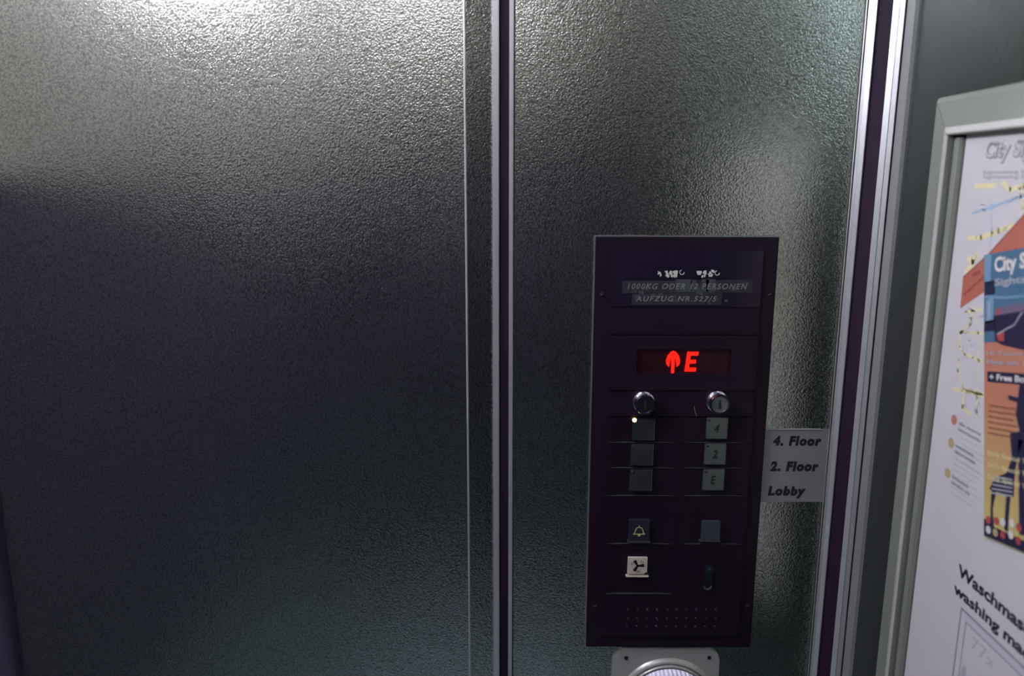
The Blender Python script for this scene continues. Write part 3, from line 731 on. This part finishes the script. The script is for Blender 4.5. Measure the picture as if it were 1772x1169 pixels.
q = P2(1679, 1120); m_.text('77x', q[0], q[1], .032, .0115, cP, th=.0001, bold=-.004, mi=2)
q = P2(1662, 1168); m_.prism([(q[0], q[1]), (q[0] + .008, q[1] - .003), (q[0] + .006, q[1] + .012), (q[0] + .001, q[1] + .010)], cP, cP + .0001, mi=2)
m_.build('line_drawing', [P_TEXT, P_GREY, P_TEXTL], no, smooth=0)

# ------------------------------------------------------------------ leaflet, hung slightly crooked over the poster
cL = .0062
def P3(px, py): P = side(px, py, XWALL - cL); return P
TL, BL, BR = P3(1703, 441), P3(1703, 928), P3(1772, 958)
upv = (TL - BL).normalized(); alv = Vector((0, -1, 0)); alv = (alv - upv * alv.dot(upv)).normalized()
LH = (TL - BL).length; LW = LH * 99 / 210
lf = thing('bus_tour_leaflet', 'colourful city bus tour leaflet, blue top and orange-yellow below, hung crooked over the map poster', 'leaflet', tuple(BL))
LFm = Fr(BL, alv, upv)
GR = gradient_mat('leaflet_orange_to_yellow', (0.38, 0.155, 0.09), (0.42, 0.38, 0.12), 0.01, LH * .50)
m_ = MB(LFm); m_.box(0, LW, 0, LH, -.0010, 0, mi=0); m_.build('sheet', [GR], lf, smooth=0)
def L2(px, py): P = side(px, py, XWALL - cL); return LFm.inv(P)
def lq(mb, pp, lvl, mi): mb.prism([L2(*p) for p in pp][::-1], 0, .00006 * lvl, mi=mi)
m_ = MB(LFm)
bb = L2(1703, 592)[1]
m_.box(0, LW, bb, LH, 0, .00006, mi=0)
lq(m_, [(1704, 441), (1716, 439), (1714, 490), (1704, 490)], 2, 1)
lq(m_, [(1706, 518), (1720, 512), (1718, 556), (1706, 560)], 2, 1); lq(m_, [(1710, 522), (1714, 520), (1713, 552), (1710, 554)], 3, 2)
lq(m_, [(1703, 556), (1722, 552), (1722, 572), (1703, 574)], 2, 3)
lq(m_, [(1704, 488), (1722, 484), (1722, 508), (1704, 512)], 2, 3)
lq(m_, [(1720, 546), (1745, 530), (1790, 520), (1810, 560), (1790, 610), (1735, 597), (1722, 590)], 2, 3)
lq(m_, [(1722, 533), (1790, 520), (1790, 534), (1722, 546)], 3, 4)
lq(m_, [(1724, 540), (1730, 532), (1732, 540), (1726, 546)], 4, 5); lq(m_, [(1724, 577), (1738, 572), (1738, 590), (1728, 590)], 3, 5)
lq(m_, [(1752, 572), (1762, 566), (1764, 590), (1752, 592)], 4, 3)
m_.stroke([L2(*p) for p in ((1727, 578), (1740, 570), (1756, 562), (1764, 548), (1770, 540))], .0012, 0, .0004, mi=2)
m_.stroke([L2(*p) for p in ((1700 + 6, 513), (1740, 515), (1790, 510))], .0020, 0, .0004, mi=1)
m_.build('bus_picture', [B_BLUE, B_SKY, B_GREY, B_DARK, B_MAUVE, B_RED], lf, smooth=0)
m_ = MB(LFm)
def ltx(s_, px, py, hpx, w, bold=.02, mi=0, lvl=.0005):
    a, b = L2(px, py); h = L2(px, py - hpx)[1] - b; m_.text(s_, a, b, w, h, .0004, th=.0001, bold=bold, mi=mi)
ltx('City Sightseeing', 1722, 479, 34, .098, .035)
ltx('Sightseeing tours', 1722, 499, 17, .110, .03, 1)
ltx('10 Tours + Stops', 1708, 616, 9, .085, .03, 1); ltx('Hop on. Hop off.', 1708, 632, 11, .085, .03, 1)
a, b = L2(1709, 660); a2, b2_ = L2(1709, 642)
m_.box(a, LW - .006, b, b2_, 0, .0003, mi=3)
ltx('+ Free Boat Tour', 1713, 657, 11, .075, .03, 0)
for i in range(6): ltx('random stops and tour times'[i:i + 18], 1711, 703 + i * 9.5, 4.5, .036 - .003 * (i % 3), .03, 2)
for i in range(3): ltx('Daily Special Tours', 1710, 789 + i * 20, 10, .060, .0, 4)
m_.build('lettering', [B_CREAM, B_GREY, B_BROWN, B_DARK, P_YEL], lf, smooth=0)
# dark silhouettes of two bus guests standing at the foot
m_ = MB(LFm)
lq(m_, [(1745, 683), (1764, 688), (1762, 696), (1746, 691)], 3, 0)
lq(m_, [(1765, 664), (1800, 655), (1810, 760), (1768, 760), (1758, 716)], 4, 0)
lq(m_, [(1748, 749), (1775, 744), (1762, 790), (1752, 798), (1750, 780)], 3, 0)
lq(m_, [(1752, 792), (1762, 788), (1756, 818), (1748, 818)], 4, 0)
lq(m_, [(1750, 796), (1758, 790), (1754, 860), (1712, 846), (1722, 826), (1742, 818)], 3, 0)
lq(m_, [(1716, 845), (1724, 850), (1718, 880), (1720, 910), (1714, 905), (1715, 872)], 3, 0)
lq(m_, [(1742, 855), (1749, 858), (1746, 890), (1744, 920), (1738, 915), (1740, 880)], 3, 0)
lq(m_, [(1762, 760), (1800, 760), (1800, 930), (1764, 925), (1763, 840)], 3, 0)
lq(m_, [(1703, 896), (1722, 912), (1772, 935), (1830, 955), (1830, 985), (1772, 955), (1703, 926)], 3, 0)
for (xx, yy, mi) in ((1711, 899, 2), (1711, 916, 1), (1723, 921, 3), (1736, 925, 2), (1736, 903, 1), (1725, 901, 2), (1752, 905, 1), (1764, 912, 2), (1763, 935, 2), (1750, 925, 1)):
    q = L2(xx, yy); m_.lathe(q[0], q[1], [(.0032, .0004), (.00001, .0004)], 14, mi=mi)
for i in range(5):
    m_.stroke([L2(*p) for p in ((1722 - i * 1.5, 824 + i * 7), (1752, 830 + i * 7))], .0012, .0002, .0004, mi=4)
m_.build('silhouette_figures', [B_DARK, B_CREAM, B_RED, P_OCHRE, B_GREY], lf, smooth=0)
